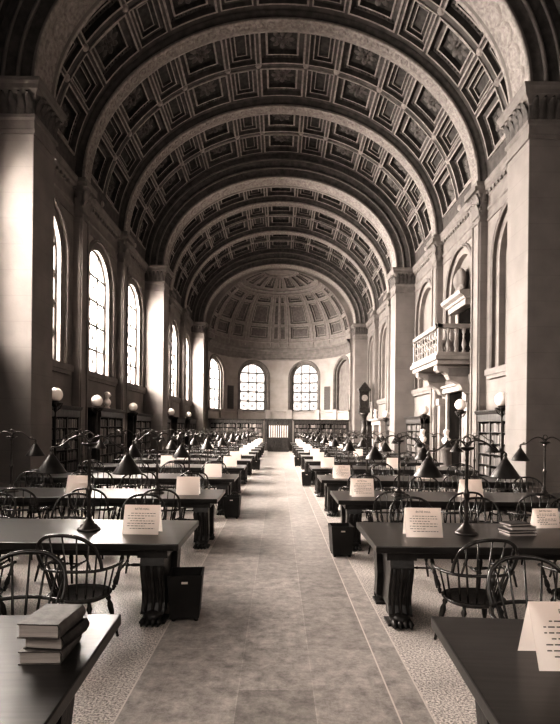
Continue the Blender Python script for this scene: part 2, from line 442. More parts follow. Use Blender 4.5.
def bead(mb, t, y, d, r, mi, n=8):
    p, nn = vault_surf(t, y, d); Tu = Vector((nn.z, 0, -nn.x)); Tv = Vector((0, 1, 0))
    top = mb.v(p-nn*.05)
    A = [mb.v(p+Tu*r*math.cos(2*PI*k/n)+Tv*r*math.sin(2*PI*k/n)) for k in range(n)]
    B = [mb.v(p+Tu*r*.7*math.cos(2*PI*k/n)+Tv*r*.7*math.sin(2*PI*k/n)-nn*.06) for k in range(n)]
    for k in range(n):
        mb.face([A[k], A[(k+1) % n], B[(k+1) % n], B[k]], mi, True); mb.face([B[k], B[(k+1) % n], top], mi, True)

def vault_bay(y0, y1, detail=True):
    mb = MB(); L = y1-y0; g = .24; rw = (L-3*g)/2
    vs = [y0, y0+g, y0+g+rw, y0+2*g+rw, y0+2*g+2*rw, y1]
    for (a, b, kind) in cells:
        a, b = a*D2R, b*D2R; n = max(1, int((b-a)/D2R/4+.5))
        for j in range(5):
            v0, v1 = vs[j], vs[j+1]
            if kind == 'gap' or j in (0, 2, 4):
                for k in range(n):
                    u0, u1 = a+(b-a)*k/n, a+(b-a)*(k+1)/n
                    mb.face([mb.v(vault_surf(*q, 0)[0]) for q in ((u0, v0), (u1, v0), (u1, v1), (u0, v1))], 0)
            else:
                arc = (b-a)*6.4; ar = arc/(v1-v0)
                def st(m, d, mi): return (m/arc, m/(v1-v0), d, mi)
                if kind == 'ros':
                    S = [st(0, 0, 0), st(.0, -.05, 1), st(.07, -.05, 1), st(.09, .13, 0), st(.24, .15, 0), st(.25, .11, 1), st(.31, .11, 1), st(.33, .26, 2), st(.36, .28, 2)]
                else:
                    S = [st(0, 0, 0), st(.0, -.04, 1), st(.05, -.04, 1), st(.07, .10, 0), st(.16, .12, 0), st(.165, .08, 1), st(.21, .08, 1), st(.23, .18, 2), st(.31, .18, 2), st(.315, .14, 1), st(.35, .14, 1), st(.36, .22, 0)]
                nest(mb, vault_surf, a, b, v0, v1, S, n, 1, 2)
                if kind == 'ros':
                    p, nn = vault_surf((a+b)/2, (v0+v1)/2, .27)
                    rosette(mb, p, Vector((nn.z, 0, -nn.x)), Vector((0,1,0)), -nn, .48, 3)
                if detail:                                      # egg-and-dart studs along the two long sides
                    for e in (0, 1):
                        for q in range(9):
                            tt = a+(b-a)*(.12+.76*q/8)
                            vv = v0+.165 if e == 0 else v1-.165
                            p, nn = vault_surf(tt, vv, .13); r = .045
                            mb.sphere(p, r, 5, 3)
    for (a, b, kind) in cells:                                   # small bosses where the bands cross
        if kind == 'gap':
            for y in ((vs[2]+vs[3])/2,): bead(mb, (a+b)/2*D2R, y, 0, .13, 1)
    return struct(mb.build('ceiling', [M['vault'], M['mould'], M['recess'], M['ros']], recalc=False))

def rib(y0, y1, a, b, mats, edge=.0, beads=True, faces=True, outer=(VA+.05, VB+.05)):
    """transverse arch: soffit, faces to the vault, edge rolls, ornament"""
    mb = MB(); n = 64
    T = [-PI/2+PI*i/n for i in range(n+1)]
    def ring(aa, bb, y): return [(aa*math.sin(t), y, ZS+bb*math.cos(t)) for t in T]
    w = y1-y0; ew = min(.14, w*.18)
    secs = [(outer[0], outer[1], y0, 0), ((a+outer[0])/2+.03, (b+outer[1])/2+.03, y0, 0), ((a+outer[0])/2+.03, (b+outer[1])/2+.03, y0+.03, 0), (a+.1, b+.1, y0+.03, 0), (a+.02, b+.02, y0, 2),
            (a, b, y0+ew, 1), (a+.05, b+.05, y0+ew+.04, 2), (a+.05, b+.05, y1-ew-.04, 1), (a, b, y1-ew, 2), (a+.02, b+.02, y1, 1), (a+.1, b+.1, y1-.03, 0), ((a+outer[0])/2+.03, (b+outer[1])/2+.03, y1-.03, 0), ((a+outer[0])/2+.03, (b+outer[1])/2+.03, y1, 0), (outer[0], outer[1], y1, 0)]
    V = [[mb.v(p) for p in ring(q[0], q[1], q[2])] for q in secs]
    for j in range(len(V)-1):
        for k in range(n): mb.face([V[j][k], V[j][k+1], V[j+1][k+1], V[j+1][k]], secs[j+1][3], True)
    if beads:                                                    # guilloche: a chain of rings on the soffit
        m = int(PI*6/(w*.62)); rr = w*.27
        for i in range(m):
            t = -PI/2*.96+PI*.96*(i+.5)/m
            nn = Vector((math.sin(t)/a, 0, math.cos(t)/b)).normalized(); p = Vector((a*math.sin(t), (y0+y1)/2, ZS+b*math.cos(t)))+nn*.05
            Tu = Vector((nn.z, 0, -nn.x)); Tv = Vector((0, 1, 0)); N8 = 10
            A = [mb.v(p+(Tu*math.cos(2*PI*k/N8)+Tv*math.sin(2*PI*k/N8))*rr) for k in range(N8)]
            B = [mb.v(p-nn*.05+(Tu*math.cos(2*PI*k/N8)+Tv*math.sin(2*PI*k/N8))*rr*.82) for k in range(N8)]
            C = [mb.v(p+(Tu*math.cos(2*PI*k/N8)+Tv*math.sin(2*PI*k/N8))*rr*.6) for k in range(N8)]
            for k in range(N8):
                k2 = (k+1) % N8
                mb.face([A[k], A[k2], B[k2], B[k]], 1, True); mb.face([B[k], B[k2], C[k2], C[k]], 1, True)
            top = mb.v(p-nn*.05); E = [mb.v(p+(Tu*math.cos(2*PI*k/6)+Tv*math.sin(2*PI*k/6))*rr*.35) for k in range(6)]
            for k in range(6): mb.face([E[k], E[(k+1) % 6], top], 1, True)
    # roll mouldings on both faces of the arch
    for y in (y0, y1):
        for fr in (.38, .72):
            aa, bb = a+(outer[0]-a)*fr, b+(outer[1]-b)*fr
            if outer[0]-a > .5: mb.mi = 2; mb.tube(ring(aa, bb, y), .05, 6, cap=False); mb.mi = 0
    return struct(mb.build('ceiling', mats, recalc=False))

RIBW = .62
for si in range(3):
    p0, p1 = PIER[si], PIER[si+1]
    st = [p0+TP]+[p0+BAY-RIBW/2, p0+BAY+RIBW/2, p0+2*BAY-RIBW/2, p0+2*BAY+RIBW/2]+[p1-TP]
    for k in range(3):
        vault_bay(st[2*k], st[2*k+1], si > 0 or k == 2)
    for k in (1, 2):
        rib(p0+k*BAY-RIBW/2, p0+k*BAY+RIBW/2, 6.62, 5.5, [M['vault'], M['soffit'], M['mould']])
for p in PIER:
    rib(p-TP, p+TP, AA, AB, [M['arch'], M['soffit'], M['stone_d']])

# unseen south end behind the viewer, its two window openings added for fill light
e = MB()
for x0, x1, z0, z1 in ((-9, -4.3, 0, 17), (-1.5, 1.5, 0, 17), (4.3, 9, 0, 17), (-4.3, -1.5, 0, 3.3), (1.5, 4.3, 0, 3.3), (-4.3, -1.5, 7.9, 17), (1.5, 4.3, 7.9, 17)): e.box(x0, x1, -3.4, -3.1, z0, z1)
struct(e.build('wall_south', M['stone_s']))
e = MB(); n = 40
for y0, y1 in ((-3.1, PIER[0]-TP),):
    for k in range(n):
        t0, t1 = -PI/2+PI*k/n, -PI/2+PI*(k+1)/n
        mb_p = [vault_surf(t0, y0, 0)[0], vault_surf(t1, y0, 0)[0], vault_surf(t1, y1, 0)[0], vault_surf(t0, y1, 0)[0]]
        e.quad(*mb_p)
struct(e.build('ceiling', M['vault']))

# ------------------------------------------------------------------ apse
def apse_pt(az, z, r=APSE_R): return Vector((r*math.sin(az), APSE_C+r*math.cos(az), z))
APW = [(-24*D2R, True), (24*D2R, True), (-71*D2R, True), (71*D2R, False)]   # azimuth, glazed
aw, asill, aspr = 2.75, 3.42, 6.45
mb = MB()
# wall as a fine grid in azimuth with arched holes cut by construction
NA = 180
def holes_at(az):
    for c, g in APW:
        dx = (az-c)*APSE_R
        if abs(dx) < aw/2: return math.sqrt(max(0, (aw/2)**2-dx*dx))
    return None
for k in range(NA):
    a0, a1 = -PI/2+PI*k/NA, -PI/2+PI*(k+1)/NA
    h0, h1 = holes_at(a0), holes_at(a1); hm = holes_at((a0+a1)/2)
    Z1 = DOME_Z+.2
    if hm is None: mb.quad(apse_pt(a0, 0), apse_pt(a1, 0), apse_pt(a1, Z1), apse_pt(a0, Z1))
    else:
        mb.quad(apse_pt(a0, 0), apse_pt(a1, 0), apse_pt(a1, asill), apse_pt(a0, asill))
        mb.quad(apse_pt(a0, aspr+(h0 or 0)), apse_pt(a1, aspr+(h1 or 0)), apse_pt(a1, Z1), apse_pt(a0, Z1))
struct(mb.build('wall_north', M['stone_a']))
def apse_arch(c, w, r, z0=asill, n=20):
    L = [apse_pt(c-w/2/APSE_R, z0, r), apse_pt(c-w/2/APSE_R, (z0+aspr)/2, r)]
    for i in range(n+1):
        a = PI-PI*i/n; L.append(apse_pt(c+w/2*math.cos(a)/APSE_R, aspr+w/2*math.sin(a), r))
    return L+[apse_pt(c+w/2/APSE_R, (z0+aspr)/2, r), apse_pt(c+w/2/APSE_R, z0, r)]
for c, g in APW:
    m = MB()
    V = m.loops([apse_arch(c, aw+.06, APSE_R-.02), apse_arch(c, aw+.06, APSE_R+.12), apse_arch(c, aw-.3, APSE_R+.12), apse_arch(c, aw-.3, APSE_R+.35)])
    if not g: m.face(V[-1])
    m.tube(apse_arch(c, aw+.28, APSE_R-.02), .07, 6); m.tube(apse_arch(c, aw+.02, APSE_R-.02), .05, 6)
    trim(m, M['stone_d'])
# mouldings round the apse: dado ledge, springing cornice
def apse_band(prof, m):
    b = MB(); n = 90; rows = []
    for k in range(n+1):
        a = -PI/2+PI*k/n; rows.append([b.v(apse_pt(a, z, APSE_R-o)) for o, z in prof])
    for x, y in zip(rows, rows[1:]):
        for j in range(len(prof)-1): b.face([x[j], y[j], y[j+1], x[j+1]])
    return trim(b, m)
apse_band([(0, 2.5), (.06, 2.55), (.06, 3.2), (.14, 3.26), (.16, 3.36), (0, 3.4)], M['stone_a'])
apse_band([(0, 8.05), (.06, 8.08), (.06, 8.2), (.02, 8.24), (.02, 8.62), (.08, 8.7), (.12, 8.82), (.26, 8.92), (.3, 9.08), (0, 9.14)], M['stone_d'])
for az in [d*D2R for d in (-60, -38, -10, 10, 38, 60)]:          # small pedestal blocks on the dado
    b = MB()
    V = [apse_pt(az+q*.045, z, r) for z in (2.6, 3.5) for (q, r) in ((-1, APSE_R), (1, APSE_R), (1, APSE_R-.2), (-1, APSE_R-.2))]
    vv = [b.v(p) for p in V]
    for fc in ((0,1,2,3), (4,5,6,7), (0,1,5,4), (1,2,6,5), (2,3,7,6), (3,0,4,7)): b.face([vv[i] for i in fc])
    trim(b, M['stone_a'])
for az in (-48*D2R, 48*D2R):                                       # dark wall grilles
    g = MB()
    for z0, z1, q, rr in ((3.5, 5.55, .062, APSE_R-.03),):
        g.loops([[apse_pt(az-q, z0, rr), apse_pt(az+q, z0, rr), apse_pt(az+q, z1, rr), apse_pt(az-q, z1, rr)], [apse_pt(az-q, z0, APSE_R+.02), apse_pt(az+q, z0, APSE_R+.02), apse_pt(az+q, z1, APSE_R+.02), apse_pt(az-q, z1, APSE_R+.02)]])
        g.quad(apse_pt(az-q, z0, rr), apse_pt(az+q, z0, rr), apse_pt(az+q, z1, rr), apse_pt(az-q, z1, rr))
    for k in range(1, 9): g.tube([apse_pt(az-.06, 3.5+k*.228, APSE_R-.04), apse_pt(az+.06, 3.5+k*.228, APSE_R-.04)], .015, 5)
    for k in range(1, 5): g.tube([apse_pt(az-.062+.124*k/5, 3.5, APSE_R-.04), apse_pt(az-.062+.124*k/5, 5.55, APSE_R-.04)], .015, 5)
    o = g.build('wall_grille', M['grille'])
    tag(o, 'dark rectangular grille on apse wall to the %s of the paired windows' % ('left' if az < 0 else 'right'), 'grille')

e = MB(); n = 48; inn, out = [], []
for k in range(n+1):
    t = -PI/2+PI*k/n
    inn.append((APSE_R*math.sin(t), 42.03, DOME_Z+DH*math.cos(t))); out.append((9*math.sin(t), 42.03, DOME_Z+8.5*math.cos(t)))
e.loops([[(-APSE_R, 42.03, 0)]+inn+[(APSE_R, 42.03, 0)], [(-9, 42.03, 0)]+out+[(9, 42.03, 0)]], closed=False)
struct(e.build('wall_apse', M['stone']))
# half dome with ribs and nested panels
def dome_surf(az, el, d):
    n = Vector((math.cos(el)*math.sin(az), math.cos(el)*math.cos(az), math.sin(el)))
    r = APSE_R+d
    return Vector((n.x*r, APSE_C+n.y*r, DOME_Z+n.z*(DH+d))), n
mb = MB()
azc = []                                                          # azimuth columns in degrees
for c, h, k in ((0, 1.6, 'thin'), (4.6, 1.6, 'thin')): pass
cols = [(-5.6, -1.0, 'slim'), (1.0, 5.6, 'slim')]
for sg in (-1, 1):
    for c, h, kd in ((20, 9.5, 'wide'), (41.5, 6.2, 'narrow'), (62, 9.0, 'wide'), (82, 5.5, 'narrow')):
        cols.append((sg*c-h, sg*c+h, kd))
cols.sort()
full = []; prev = -90
for a, b, k in cols: full.append((prev, a, 'gap')); full.append((a, b, k)); prev = b
full.append((prev, 90, 'gap'))
els = [0, 9, 21, 22.8, 42, 43.8, 50.5, 56, 60, 75, 78, 90]
for (a, b, kind) in full:
    a, b = a*D2R, b*D2R; n = max(1, int((b-a)/D2R/4+.5))
    for j in range(len(els)-1):
        v0, v1 = els[j]*D2R, els[j+1]*D2R; nv = max(1, int((els[j+1]-els[j])/4+.5))
        panel = j in (1, 3, 5, 8)
        if kind == 'gap' or not panel:
            for k in range(n):
                for q in range(nv):
                    A, B = a+(b-a)*k/n, a+(b-a)*(k+1)/n; C, D = v0+(v1-v0)*q/nv, v0+(v1-v0)*(q+1)/nv
                    d = 0
                    mb.face([mb.v(dome_surf(A, C, d)[0]), mb.v(dome_surf(B, C, d)[0]), mb.v(dome_surf(B, D, d)[0]), mb.v(dome_surf(A, D, d)[0])], 0)
        else:
            wu = (b-a)*APSE_R*math.cos((v0+v1)/2); wv = (v1-v0)*APSE_R
            def st(m, d, mi): return (min(.46, m/wu), min(.46, m/wv), d, mi)
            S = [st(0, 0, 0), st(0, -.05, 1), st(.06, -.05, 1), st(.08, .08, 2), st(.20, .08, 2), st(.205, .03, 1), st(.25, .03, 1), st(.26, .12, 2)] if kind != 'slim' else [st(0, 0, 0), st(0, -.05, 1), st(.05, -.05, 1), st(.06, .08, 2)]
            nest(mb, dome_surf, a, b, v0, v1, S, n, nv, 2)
# raised rings
for el, r in ((56.5, .08), (77, .06), (53, .05), (6, .05)):
    mb.mi = 1; mb.tube([dome_surf(-PI/2+PI*k/60, el*D2R, -.06)[0] for k in range(61)], r, 6)
mb.mi = 1
for (a, b, kind) in full[1:-1]:
    if kind == 'gap':
        mb.tube([dome_surf((a+b)/2*D2R, e*D2R, -.02)[0] for e in range(2, 54, 3)], .05, 5)
struct(mb.build('ceiling', [M['dome'], M['mould'], M['domep']], recalc=False))

# ------------------------------------------------------------------ windows (frame, leaded bars, glass)
TILT = .7
LP = 13500
SP = .065  # strength of the added fill light behind the viewer
BP = [.05, .12, .6, .8, .85, .95, 1, 1.05, 1.2]
def window_set(n, org, ux, w, z0, zs, depth_dir, light_power, rows=5):
    """org: centre on the floor plane, ux: horizontal unit vector, depth_dir: unit vector pointing outdoors"""
    def P(u, z, d=0): return org+ux*u+depth_dir*d+Vector((0, 0, z))
    f = MB()
    L = [P(-w/2, z0)]+[P(w/2*math.cos(PI-PI*i/20), zs+w/2*math.sin(PI-PI*i/20)) for i in range(21)]+[P(w/2, z0)]
    f.tube(L, .07, 6); f.tube([L[0], L[-1]], .08, 6)
    fr = struct(f.build('window_%d' % n, M['muntin']))
    top = lambda u: zs+math.sqrt(max(0, (w/2)**2-u*u))
    b = MB()
    for u in (-w/6, w/6): b.tube([P(u, z0), P(u, top(u))], .045, 6)
    hs = [z0+(zs+w/2-z0)*k/rows for k in range(1, rows)]
    for h in hs:
        hw = w/2 if h <= zs else math.sqrt(max(0, (w/2)**2-(h-zs)**2)); b.tube([P(-hw, h), P(hw, h)], .055, 6)
    b.build('glazing_bars', M['muntin'], fr)
    d = MB(); zz = [z0]+hs+[zs+w/2]
    for i in range(rows):
        for j in range(3):
            u0, u1 = -w/2+w*j/3, -w/2+w*(j+1)/3; a, c = zz[i], zz[i+1]
            um, zm = (u0+u1)/2, (a+c)/2
            if c > zs and j != 1: c = min(c, top(um)); 
            for s_ in (1, -1):
                q0, q1 = (u0, a), (u1, c)
                if s_ < 0: q0, q1 = (u0, c), (u1, a)
                if q0[1] > top(q0[0])+.01 or q1[1] > top(q1[0])+.01: continue
                d.tube([P(q0[0], q0[1]), P(q1[0], q1[1])], .02, 5)
            if a < zs: d.tube([P(um+.09*math.cos(2*PI*k/8), zm+.09*math.sin(2*PI*k/8)) for k in range(8)], .02, 5, closed=True)
    d.build('leading', M['muntin'], fr)
    g = MB(); g.face([g.v(p+depth_dir*.03) for p in L]); g.build('pane', M['glass'], fr)
    li = bpy.data.lights.new('daylight', 'AREA'); li.shape = 'RECTANGLE'; li.size = 5.2; li.size_y = 7.5
    li.energy = light_power; li.color = (1, .955, .91)
    lo = bpy.data.objects.new('daylight', li); COL.objects.link(lo)
    c = P(0, (z0+zs+w/2)/2+.9, 2.6); lo.location = c
    dn = (-depth_dir+Vector((0, 0, -TILT))).normalized(); lo.rotation_euler = dn.to_track_quat('-Z', 'Y').to_euler()
wn = 1
for bi, yc in enumerate(bay_y):
    window_set(wn, Vector((-(XW+.30), yc, 0)), Vector((0, 1, 0)), WIN_W, SILL, SPR, Vector((-1, 0, 0)), LP*BP[bi]); wn += 1
for c, g in APW:
    if g:
        dd = Vector((math.sin(c), math.cos(c), 0)); ux = Vector((math.cos(c), -math.sin(c), 0))
        window_set(wn, Vector((0, APSE_C, 0))+dd*(APSE_R+.2), ux, aw-.3, asill, aspr, dd, 450 if abs(c) < 1 else 6000, rows=5); wn += 1

for x in (-2.9, 2.9):  # added windows, out of view, whose area lights give frontal fill on the cards
    window_set(wn, Vector((x, -3.25, 0)), Vector((1, 0, 0)), 2.7, 3.35, 6.5, Vector((0, -1, 0)), LP*SP); wn += 1

# ------------------------------------------------------------------ reading tables
TY = lambda k: 3.03+3.06*k                                          # far edge of table k
TD, TX0, TX1, TH = 1.26, .92, 5.42, .76
NT = 13
def tz(t, pts):                                                      # interpolate profile
    pass
def trestle_mesh(x):
    m = MB()
    y0, y1 = -TD+.02, -.36                                           # near and far limits under the top
    # centre panel with scrolled outline
    ol = [(y0+.16, .69), (y0+.13, .60), (y0+.20, .45), (y0+.24, .30), (y0+.20, .16), (y0+.15, .06), (y1-.15, .06), (y1-.20, .16), (y1-.24, .30), (y1-.20, .45), (y1-.13, .60), (y1-.16, .69)]
    m.prism(ol, 'x', x-.05, x+.05)
    m.box(x-.14, x+.14, y0+.02, y1-.02, .62, .69)
    for e, yy in ((1, y0), (-1, y1)):
        # carved console: swells at the top, waist, runs into the paw
        pr = [(.02, .62), (.0, .55), (.02, .46), (.06, .36), (.09, .26), (.085, .18), (.05, .11), (.03, .09), (.19, .09), (.22, .2), (.24, .34), (.2, .48), (.19, .62)]
        m.prism([(yy+e*a, b) for a, b in pr], 'x', x-.11, x+.11)
        for q in (-.07, 0, .07): m.tube([(x+q, yy+e*(a-.004), b) for a, b in pr[1:7]], [.016, .022, .022, .02, .018, .016], 6)
        m.lathe([(0, -.118), (.045, -.118), (.05, 0), (.045, .118), (0, .118)], 12, (0, 0, 0)) if False else None
    return m
def paw_mesh(x, yy, e):
    m = MB()
    m.sphere((x, yy+e*.12, .065), (.10, .13, .06), 12, 8)
    for q in (-.075, -.026, .026, .075):
        m.sphere((x+q, yy+e*.01, .035), (.026, .055, .035), 8, 6); m.sphere((x+q, yy-e*.035, .02), (.012, .025, .016), 6, 4)
    m.box(x-.12, x+.12, min(yy+e*.05, yy+e*.26), max(yy+e*.05, yy+e*.26), 0, .02)
    return m
def make_table():
    t = thing('reading_table', 'x', 'table')
    L = TX1-TX0
    a = MB(); a.box(-L/2, L/2, -TD, 0, TH-.065, TH); a.build('tabletop', M['oak_top'], t, bevel=.008)
    a = MB(); a.box(-L/2+.16, L/2-.16, -TD+.16, -.16, TH-.15, TH-.066); a.build('apron', M['oak'], t)
    for x in (-L/2+.25, L/2-.25):
        tr = trestle_mesh(x).build('trestle', M['oak_end'], t)
        paw_mesh(x, -TD+.0, 1).build('lion_paw', M['oak_end'], tr); paw_mesh(x, -.34, -1).build('lion_paw', M['oak_end'], tr)
    return t
tab0 = make_table(); tabs = {}
for s in (-1, 1):
    for k in range(NT):
        lab = 'long dark oak reading table on carved trestles, %s from the front in the %s row' % ('first' if k == 0 else ORD[k], SIDE[s])
        loc = (s*(TX0+TX1)/2, TY(k), 0)
        if k == 0: loc = (s*((TX0+TX1)/2-.02), TY(0)-.13, 0)
        if s == -1 and k == 0: tab0.location = loc; tab0.rotation_euler.z = .057; tab0['label'] = lab; tab0['group'] = 'reading tables in two rows'
        else: dup(tab0, loc, -.065 if k == 0 else 0, lab, 'reading tables in two rows')

# ------------------------------------------------------------------ chairs
def bez(p, n=12):
    """Catmull-Rom through points"""
    P = [Vector(q) for q in p]; P = [P[0]*2-P[1]]+P+[P[-1]*2-P[-2]]; out = []
    for i in range(1, len(P)-2):
        for k in range(n):
            t = k/n; a, b, c, d = P[i-1:i+3]
            out.append(.5*((2*b)+(c-a)*t+(2*a-5*b+4*c-d)*t*t+(3*b-a-3*c+d)*t*t*t))
    out.append(P[-2]); return out
SEATZ = .45
ARMP = bez([(.27, .22, .665), (.295, .10, .675), (.285, -.05, .68), (.21, -.19, .685), (.0, -.255, .69), (-.21, -.19, .685), (-.285, -.05, .68), (-.295, .10, .675), (-.27, .22, .665)], 5)
BOWP = bez([(.255, -.13, .69), (.262, -.18, .78), (.235, -.235, .89), (.14, -.275, .965), (.0, -.29, .985), (-.14, -.275, .965), (-.235, -.235, .89), (-.262, -.18, .78), (-.255, -.13, .69)], 5)
def turned(m, a, b, n=8, sc_=1.0, foot=False):
    pr = [(0, .013), (.08, .016), (.14, .024), (.2, .013), (.24, .020), (.3, .026), (.45, .022), (.55, .013), (.6, .021), (.65, .013), (.8, .015), (1, .012)]
    a, b = Vector(a), Vector(b)
    m.tube([a+(b-a)*t for t, r in pr], [r*sc_ for t, r in pr], n)
def seat_mb(n=22):
    m = MB(); rings = []
    def outline(k, f): 
        a = 2*PI*k/n; c, s_ = math.cos(a), math.sin(a)
        return (.255*f*math.copysign(abs(c)**.85, c), .235*f*math.copysign(abs(s_)**.85, s_)+.01)
    for f, z in ((.80, SEATZ-.045), (.97, SEATZ-.025), (1.0, SEATZ-.008), (.97, SEATZ), (.75, SEATZ-.012), (.4, SEATZ-.018)):
        rings.append([(*outline(k, f), z) for k in range(n)])
    V = m.loops(rings, smooth=True); m.face(V[0][::-1]); m.face(V[-1], None, True); return m
LEGS = [((.17, .15, SEATZ-.03), (.235, .235, 0)), ((-.17, .15, SEATZ-.03), (-.235, .235, 0)), ((.15, -.13, SEATZ-.03), (.22, -.24, 0)), ((-.15, -.13, SEATZ-.03), (-.22, -.24, 0))]
def lp(i, t): a, b = Vector(LEGS[i][0]), Vector(LEGS[i][1]); return a+(b-a)*t
def spindle_ends():
    out = []
    for k in range(7):
        u = -1+2*k/6; th = u*1.0
        base = (.185*math.sin(th)*1.05, -.20*math.cos(th)+.02, SEATZ-.005)
        # top on the bow
        idx = int(round((.5+u*-.30)*(len(BOWP)-1))); out.append((base, BOWP[idx]))
    return out
def arm_spindles():
    out = []
    for sgn in (1, -1):
        for t, by in ((.19, .05), (.265, -.04)):
            i = int(round(t*(len(ARMP)-1))); p = ARMP[i if sgn > 0 else len(ARMP)-1-i]
            out.append(((sgn*.225, by, SEATZ-.005), p))
    return out
def build_chair(full):
    t = thing('windsor_chair', 'x', 'chair')
    if full:
        seat_mb().build('seat', M['chair'], t)
        a = MB(); a.tube(ARMP, [.020]+[.017]*(len(ARMP)-2)+[.020], 8, flat=.75); a.build('arm_rail', M['chair'], t)
        a = MB(); a.tube(BOWP, .0145, 8); a.build('bow_back', M['chair'], t)
        for b, q in spindle_ends(): m = MB(); m.tube([b, Vector(b).lerp(q, .3), q], [.0065, .009, .006], 6); m.build('spindle', M['chair'], t)
        for b, q in arm_spindles(): m = MB(); m.tube([b, q], [.008, .007], 6); m.build('spindle', M['chair'], t)
        for sgn in (1, -1): m = MB(); turned(m, (sgn*.235, .13, SEATZ-.01), (sgn*.282, .175, .665), 8, .85); m.build('arm_post', M['chair'], t)
        for i in range(4): m = MB(); turned(m, *LEGS[i]); m.build('leg', M['chair'], t)
        for i, j in ((0, 2), (1, 3)): m = MB(); turned(m, lp(i, .6), lp(j, .6), 8, .8); m.build('stretcher', M['chair'], t)
        m = MB(); turned(m, lp(0, .6).lerp(lp(2, .6), .5), lp(1, .6).lerp(lp(3, .6), .5), 8, .8); m.build('stretcher', M['chair'], t)
        return t
    bpy.data.objects.remove(t)
    m = seat_mb(12)
    m.tube(ARMP[::2], .018, 5); m.tube(BOWP[::2], .015, 5)
    for b, q in spindle_ends()+arm_spindles(): m.tube([b, q], .007, 4)
    for sgn in (1, -1): m.tube([(sgn*.235, .13, SEATZ-.01), (sgn*.282, .175, .665)], .014, 4)
    for i in range(4): m.tube([lp(i, 0), lp(i, .35), lp(i, .55), lp(i, 1)], [.016, .024, .014, .012], 5)
    for i, j in ((0, 2), (1, 3)): m.tube([lp(i, .6), lp(j, .6)], .013, 4)
    m.tube([lp(0, .6).lerp(lp(2, .6), .5), lp(1, .6).lerp(lp(3, .6), .5)], .013, 4)
    return tag(m.build('windsor_chair', M['chair']), 'x', 'chair')
proto = {True: build_chair(True), False: build_chair(False)}; used = {True: False, False: False}
SEATN = ['at the aisle end', 'second from the aisle', 'third from the aisle', 'fourth from the aisle']
CX = [1.66, 2.62, 3.60, 4.62]
def visible(x, y): return y > .5 and abs(x)*520/y < 300
CH_G = 'windsor chairs at the reading tables'
for s in (-1, 1):
    for k in range(NT):
        for far in (0, 1):
            for j, cx in enumerate(CX):
                jit = R.uniform(-.07, .07) if not (k <= 1 and j == 0) else 0
                push = R.uniform(-.05, .10) if not (k <= 1 and j == 0) else 0
                x = s*(cx+jit); rz = R.uniform(-.16, .16)
                if far: y = TY(k)+.24+push; rz += PI
                else: y = TY(k)-TD-.45-push
                if k <= 1 and j == 0: rz = (PI if far else 0)+(.12*s if not far else -.1*s)
                if not visible(abs(x)-.3, y+.3): continue
                full = k <= 4
                lab = 'dark windsor armchair on the %s side of the %s %s table, %s' % ('far' if far else 'near', ORD[k], SIDE[s], SEATN[j])
                loc = (x, y, 0)
                if not used[full]:
                    o = proto[full]; o.location = loc; o.rotation_euler = (0, 0, rz); o['label'] = lab; o['group'] = CH_G; used[full] = True
                else: dup(proto[full], loc, rz, lab, CH_G)

# ------------------------------------------------------------------ table lamps with two conical shades
def make_lamp():
    t = thing('desk_lamp', 'x', 'lamp')
    m = MB(); m.lathe([(0, 0), (.118, 0), (.12, .012), (.105, .03), (.09, .036), (.085, .055), (.06, .07), (.055, .09), (.035, .105), (.028, .13), (0, .13)], 20); m.build('base', M['bronze'], t)
    m = MB(); m.lathe([(.02, .12), (.026, .16), (.018, .2), (.018, .36), (.026, .40), (.034, .42), (.026, .44), (.017, .47), (.015, .75), (.02, .77), (.014, .79), (.018, .84), (.03, .875), (0, .875)], 12); m.build('stem', M['bronze'], t)
    m = MB(); m.lathe([(.02, .872), (.06, .885), (.085, .905), (.082, .912), (.055, .90), (0, .90)], 18); m.build('drip_pan', M['bronze'], t)
    m = MB(); m.lathe([(.016, .9), (.02, .93), (.012, .945), (0, .95)], 10); m.tube([(.035*math.cos(2*PI*k/14), 0, .985+.035*math.sin(2*PI*k/14)) for k in range(14)], .007, 6, closed=True); m.build('ring_finial', M['bronze'], t)
    for e in (-1, 1):
        P = bez([(e*.01, 0, .915), (e*.05, 0, .965), (e*.12, 0, .985), (e*.2, 0, .955), (e*.27, 0, .90), (e*.33, 0, .865), (e*.385, 0, .865), (e*.40, 0, .845)], 4)
        m = MB(); m.tube(P, .0095, 6); m.sphere((e*.345, 0, .888), .016, 8, 5); ar = m.build('arm', M['bronze'], t)
        m = MB(); m.lathe([(0, .86), (.014, .855), (.02, .83), (.013, .815), (.022, .80), (.026, .785), (.02, .775)], 12, (e*.40, 0, 0)); m.build('lamp_holder', M['bronze'], ar)
        m = MB(); m.lathe([(.022, .79), (.03, .782), (.150, .603), (.152, .595), (.147, .600), (.026, .776)], 24, (e*.40, 0, 0)); m.build('lamp_shade', M['shade'], t)
        m = MB(); m.sphere((e*.40, 0, .70), (.028, .028, .045), 10, 6); m.build('bulb', M['globe'], t)
    return t
lamp0 = None
for s in (-1, 1):
    for k in range(NT):
        for j, lx in enumerate((1.98, 4.37)):
            y = TY(k)-TD/2
            if not visible(lx-.4, y): continue
            lab = 'two-armed bronze desk lamp with dark conical shades, %s lamp on %s %s table' % (('aisle-side', 'wall-side')[j], ORD[k], SIDE[s])
            loc = (s*lx, y, TH); rz = R.uniform(-.06, .06)
            if lamp0 is None: lamp0 = make_lamp(); lamp0.location = loc; lamp0.rotation_euler = (0, 0, rz); lamp0['label'] = lab; lamp0['group'] = 'two-armed lamps on the tables'
            else: dup(lamp0, loc, rz, lab, 'two-armed lamps on the tables')

